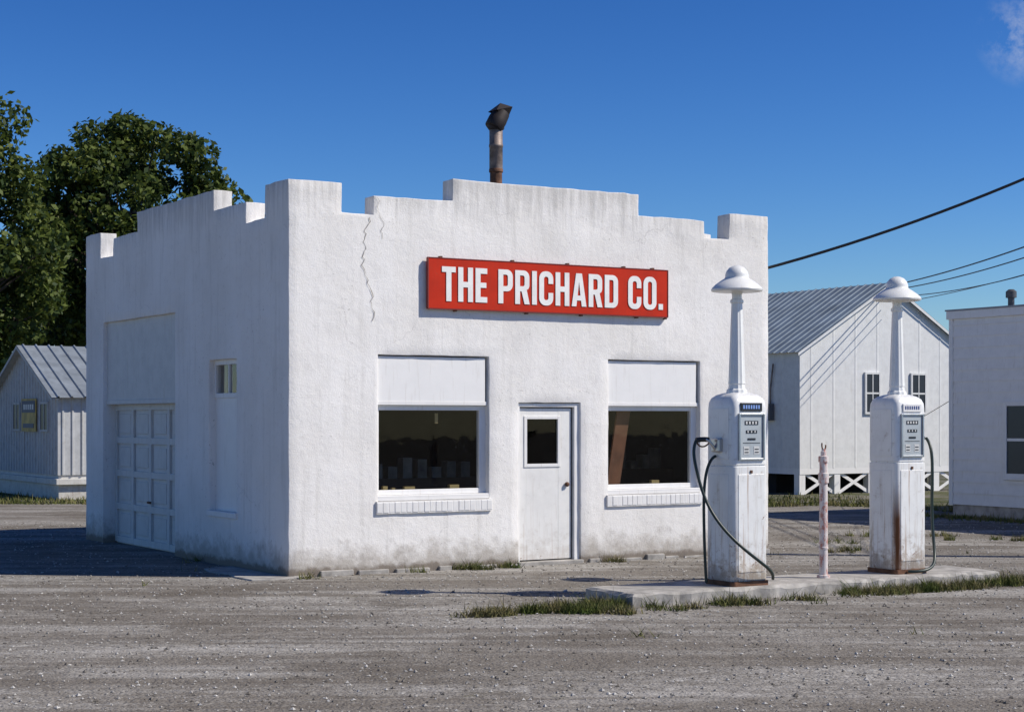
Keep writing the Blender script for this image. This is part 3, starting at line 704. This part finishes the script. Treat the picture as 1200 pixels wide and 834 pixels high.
def stones(name,n,xr,yr,smin,smax,mat):
    x=rng.uniform(*xr,n); y=yr[0]+(yr[1]-yr[0])*rng.uniform(0,1,n)**1.5
    keep=np.abs(x)<y*.36+.5
    x,y=x[keep],y[keep]; n=len(x)
    c,s_=math.cos(TH),math.sin(TH); dx=x-C0[0];dy=y-C0[1]; u=dx*c+dy*s_; v_=-dx*s_+dy*c
    k=~(((u>-.02)&(v_>-.04)&(u<W)&(v_<Dp))|((u>1.5)&(u<6.6)&(v_>-4.52)&(v_<-3.6)))
    x,y=x[k],y[k]; n=len(x)
    sz=smin+(smax-smin)*rng.uniform(0,1,n)**3
    oct_=np.array([[1,0,0],[0,1,0],[-1,0,0],[0,-1,0],[0,0,.7],[0,0,-.5]],float)
    F=np.array([[0,1,4],[1,2,4],[2,3,4],[3,0,4],[1,0,5],[2,1,5],[3,2,5],[0,3,5]])
    V=oct_[None]*rng.uniform(.6,1.3,(n,6,1))*sz[:,None,None]
    a=rng.uniform(0,6.28,n); ca,sa_=np.cos(a)[:,None],np.sin(a)[:,None]
    V=np.stack([V[...,0]*ca-V[...,1]*sa_,V[...,0]*sa_+V[...,1]*ca,V[...,2]],-1)
    V+=np.stack([x,y,sz*.2],1)[:,None,:]
    Fa=(F[None]+6*np.arange(n)[:,None,None]).reshape(-1,3)
    idx=np.repeat(rng.integers(0,3,n),8)
    npmesh(name,V.reshape(-1,3),Fa,None,mats=mat,idx=idx)
SM=[simple('stone_pale',(.48,.46,.425),.9,0,.3,3),simple('stone_mid',(.31,.29,.26),.9,0,.3,3),simple('stone_dark',(.16,.142,.12),.9,0,.3,3)]
stones('gravel_stones',40000,(-9,10),(9,30),.005,.021,SM)

# ------------------------------------------------------------ trees
M_bark=simple('tree_bark',(.10,.075,.055),.9,0,.4,8,.6)
M_l1=leafmat('leaves_lit',(.06,.09,.018),(.12,.155,.03),(.17,.19,.045))
M_l2=leafmat('leaves_shaded',(.022,.042,.012),(.04,.065,.018),(.06,.09,.022))  # lit and shaded leaf sets, crown light put into their colours
def limb(vs,fs,p,q,r0,r1,seg=7):
    p=Vector(p);q=Vector(q);d=(q-p).normalized(); a=d.orthogonal().normalized(); b=d.cross(a); o=len(vs)
    mid=(p+q)/2+Vector((random.uniform(-.15,.15),random.uniform(-.15,.15),0))*(q-p).length*.4
    for c,r_ in ((p,r0),(mid,(r0+r1)/2),(q,r1)):
        for i in range(seg):
            t_=2*math.pi*i/seg; vs.append(c+a*r_*math.cos(t_)+b*r_*math.sin(t_))
    for k_ in range(2):
        for i in range(seg):
            j=(i+1)%seg; fs.append((o+k_*seg+i,o+k_*seg+j,o+(k_+1)*seg+j,o+(k_+1)*seg+i))
def tree(base,cz,rx,rz,nc,per,leaf=.11,seed=1,extra=()):
    random.seed(seed); T_=empty('deciduous_tree',base,0)
    cl=[]
    while len(cl)<nc:
        d=Vector((random.gauss(0,1),random.gauss(0,1),random.gauss(0,1))).normalized()
        rad=random.uniform(.35,1.0)**.55
        bump_=1+.22*noise.noise(d*2.2+Vector((seed*3.1,0,0)))
        p=Vector((d.x*rx,d.y*rx,d.z*rz))*rad*bump_
        if p.z<-rz*.3: p.x*=.85;p.y*=.85
        cl.append((p+Vector((0,0,cz)),random.uniform(.40,.90)*rx/3.2))
    for e in extra: cl.append((Vector(e[:3]),e[3]))
    vs=[];fs=[]
    limb(vs,fs,(0,0,-.1),(0.1,0,cz-rz*.55),.30,.22,9)
    limb(vs,fs,(0.1,0,cz-rz*.55),(0,.1,cz+rz*.5),.22,.06,7)
    for p,r_ in cl[::2]:
        z0=min(p.z-.4,cz+rz*.3); z0=max(z0*.75,cz-rz*.7)
        limb(vs,fs,(0.05,0.03,z0),p,.07,.015,5)
    mesh('trunk_and_limbs',vs,fs,M_bark,T_)
    Vs=[];idx=[]
    for p,r_ in cl:
        n=int(per*(r_/.7)**2)
        d=rng.normal(0,1,(n,3)); d/=np.linalg.norm(d,axis=1)[:,None]
        rr_=r_*(rng.uniform(.3,1,n)**.5+np.where(rng.uniform(0,1,n)<.12,rng.uniform(0,.35,n),0))
        c=np.array(p)+d*rr_[:,None]*np.array([1.05,1.05,.8])
        nr=d*.6+rng.normal(0,.8,(n,3))+np.array([0,0,.5]); nr/=np.linalg.norm(nr,axis=1)[:,None]
        t1=np.cross(nr,rng.normal(0,1,(n,3))); t1/=np.linalg.norm(t1,axis=1)[:,None]; t2=np.cross(nr,t1)
        s_=leaf*rng.uniform(.5,1.25,n)[:,None]
        q=np.stack([c-t1*s_,c+t2*s_*.55,c+t1*s_,c-t2*s_*.55],1); Vs.append(q)
        inner=(np.linalg.norm((c-np.array([0,0,cz]))/np.array([rx,rx,rz]),axis=1)<.72)  # inner crown leaves take the darker set, shade painted as colour
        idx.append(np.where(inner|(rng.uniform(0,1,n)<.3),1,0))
    V=np.concatenate(Vs); n=len(V)
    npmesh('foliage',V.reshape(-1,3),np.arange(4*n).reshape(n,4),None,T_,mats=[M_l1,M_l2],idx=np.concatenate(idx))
tree((-11.5,52,0),6.75,3.2,4.0,155,330,.115,3,[(3.2,-.2,8.3,.5),(3.6,0,7.9,.45),(2.6,0,7.4,.7),(3.0,0,6.9,.5),(2.4,0,8.6,.6),(2.1,0,9.2,.6),(1.6,0,9.9,.6),(-1.2,0,10.3,.6),(-2.0,0,9.4,.7),(.8,0,10.3,.6),(-.2,0,10.6,.5)])
tree((-15.0,46,0),6.0,2.9,4.2,120,330,.11,5,[(1.2,-.5,9.5,.5),(.6,-.6,9.9,.4)])
tree((-15.3,58,0),4.6,3.6,3.6,80,280,.13,9)
tree((-6.3,62,0),5.4,2.6,3.9,50,260,.14,12)
def treeline():
    V=[];idx=[]
    for i in range(420):
        x=rng.uniform(-260,260); y=rng.uniform(190,250)+abs(x)*.1; r_=rng.uniform(2.5,5); z=rng.uniform(1,6.5)
        n=110; d=rng.normal(0,1,(n,3)); d/=np.linalg.norm(d,axis=1)[:,None]
        c=np.array([x,y,z])+d*r_*rng.uniform(.6,1,(n,1)); c[:,2]=np.abs(c[:,2])
        nr=d+rng.normal(0,.6,(n,3)); nr/=np.linalg.norm(nr,axis=1)[:,None]
        t1=np.cross(nr,rng.normal(0,1,(n,3))); t1/=np.linalg.norm(t1,axis=1)[:,None]; t2=np.cross(nr,t1); s_=.7
        V.append(np.stack([c-t1*s_,c+t2*s_*.7,c+t1*s_,c-t2*s_*.7],1)); idx.append(rng.integers(0,2,n))
    V=np.concatenate(V); n=len(V)
    npmesh('distant_treeline',V.reshape(-1,3),np.arange(4*n).reshape(n,4),None,mats=[M_l1,M_l2],idx=np.concatenate(idx))
treeline()
random.seed(11)

# ------------------------------------------------------------ pole and wires
UP=empty('utility_pole',(10.5,22,0),0)
lathe('pole',[(.15,-.3),(.13,3),(.10,7.6),(.02,7.62)],12,simple('pole_wood',(.13,.09,.06),.9,0,.4,6,.4),UP)
box('crossarm',(-.9,.9),(-.05,.05),(7.0,7.12),simple('arm_wood',(.14,.10,.07),.9),UP,.01)
for i,x in enumerate((-.8,-.3,.3,.8)): lathe('insulator_%d'%i,[(.015,7.1),(.04,7.14),(.03,7.2),(.01,7.24)],10,M_glp,UP,(x,0,0))
PL=empty('power_lines',(0,0,0),0)
M_wr=simple('wire_black',(.02,.02,.022),.5)
def wire(nm,a,b,sag,r_):
    a=Vector(a);b=Vector(b); pts=[]
    for i in range(25):
        t_=i/24; p=a.lerp(b,t_); p.z-=sag*4*t_*(1-t_); pts.append(tuple(p))
    tube(nm,pts,r_,M_wr,PL,False)
wire('service_drop',(3.33,23.4,3.80),(10.4,22,6.80),.30,.020)
wire('wire_a',(9.15,41.8,5.0),(10.4,22,5.65),.25,.014)
wire('wire_b',(9.2,41.8,4.9),(10.4,22,5.45),.30,.012)
wire('wire_c',(9.3,41.8,4.75),(10.4,22,5.2),.42,.010)
wire('wire_d',(9.4,41.8,4.6),(10.4,22,4.95),.2,.008)
wire('wire_e',(9.0,41.0,1.4),(10.4,22,5.3),.15,.007)

# ------------------------------------------------------------ light, sky, camera
el=math.radians(42.5); az=math.radians(97)
Sd=Vector((math.sin(az)*math.cos(el),math.cos(az)*math.cos(el),math.sin(el)))
sl_=bpy.data.lights.new('sun','SUN'); sl_.energy=5.0; sl_.angle=math.radians(.53); sl_.color=(1,.935,.83)
so=bpy.data.objects.new('sun',sl_); col.objects.link(so); so.rotation_euler=Sd.to_track_quat('Z','Y').to_euler(); so.location=(30,0,30)
Wd=bpy.data.worlds.new('World'); S.world=Wd; Wd.use_nodes=True; nt=Wd.node_tree; bg=nt.nodes['Background']; n=N(nt)
sk=n.add('ShaderNodeTexSky',sky_type='NISHITA'); sk.sun_disc=False; sk.sun_elevation=el; sk.sun_rotation=az
sk.air_density=1.0; sk.dust_density=.05; sk.ozone_density=5.0; sk.altitude=0
a1=n.mix(1.0,sk.outputs[0],(.1,.1,.1),'MULTIPLY')
gm=n.add('ShaderNodeGamma'); gm.inputs[1].default_value=1.6; n.link(a1,gm.inputs[0])
a2=n.mix(1.0,gm.outputs[0],(11.6,12.4,14.6),'MULTIPLY')
hs=n.add('ShaderNodeHueSaturation'); hs.inputs['Saturation'].default_value=1.06; n.link(a2,hs.inputs['Color'])
tc=n.add('ShaderNodeTexCoord'); vm=n.add('ShaderNodeVectorMath',operation='DISTANCE'); n.link(tc.outputs['Generated'],vm.inputs[0])
vm.inputs[1].default_value=Vector((.300,1,.222)).normalized()
cm=n.math('MULTIPLY',n.ramp(vm.outputs['Value'],.004,.030,1,0),n.ramp(n.noise(tc.outputs['Generated'],55,6,.65),.42,.68))
cc=n.mix(n.math('MULTIPLY',cm,.6),hs.outputs[0],(6.5,6.8,7.4))
n.link(cc,bg.inputs[0]); bg.inputs[1].default_value=.10
cam=bpy.data.cameras.new('camera'); co=bpy.data.objects.new('camera',cam); col.objects.link(co)
co.location=(0,0,1.8); co.rotation_euler=(math.radians(90),0,0); cam.lens=60.7; cam.sensor_width=36; cam.shift_y=.0608; cam.clip_end=2000
S.camera=co
S.view_settings.view_transform='Standard'; S.view_settings.look='None'; S.view_settings.exposure=0
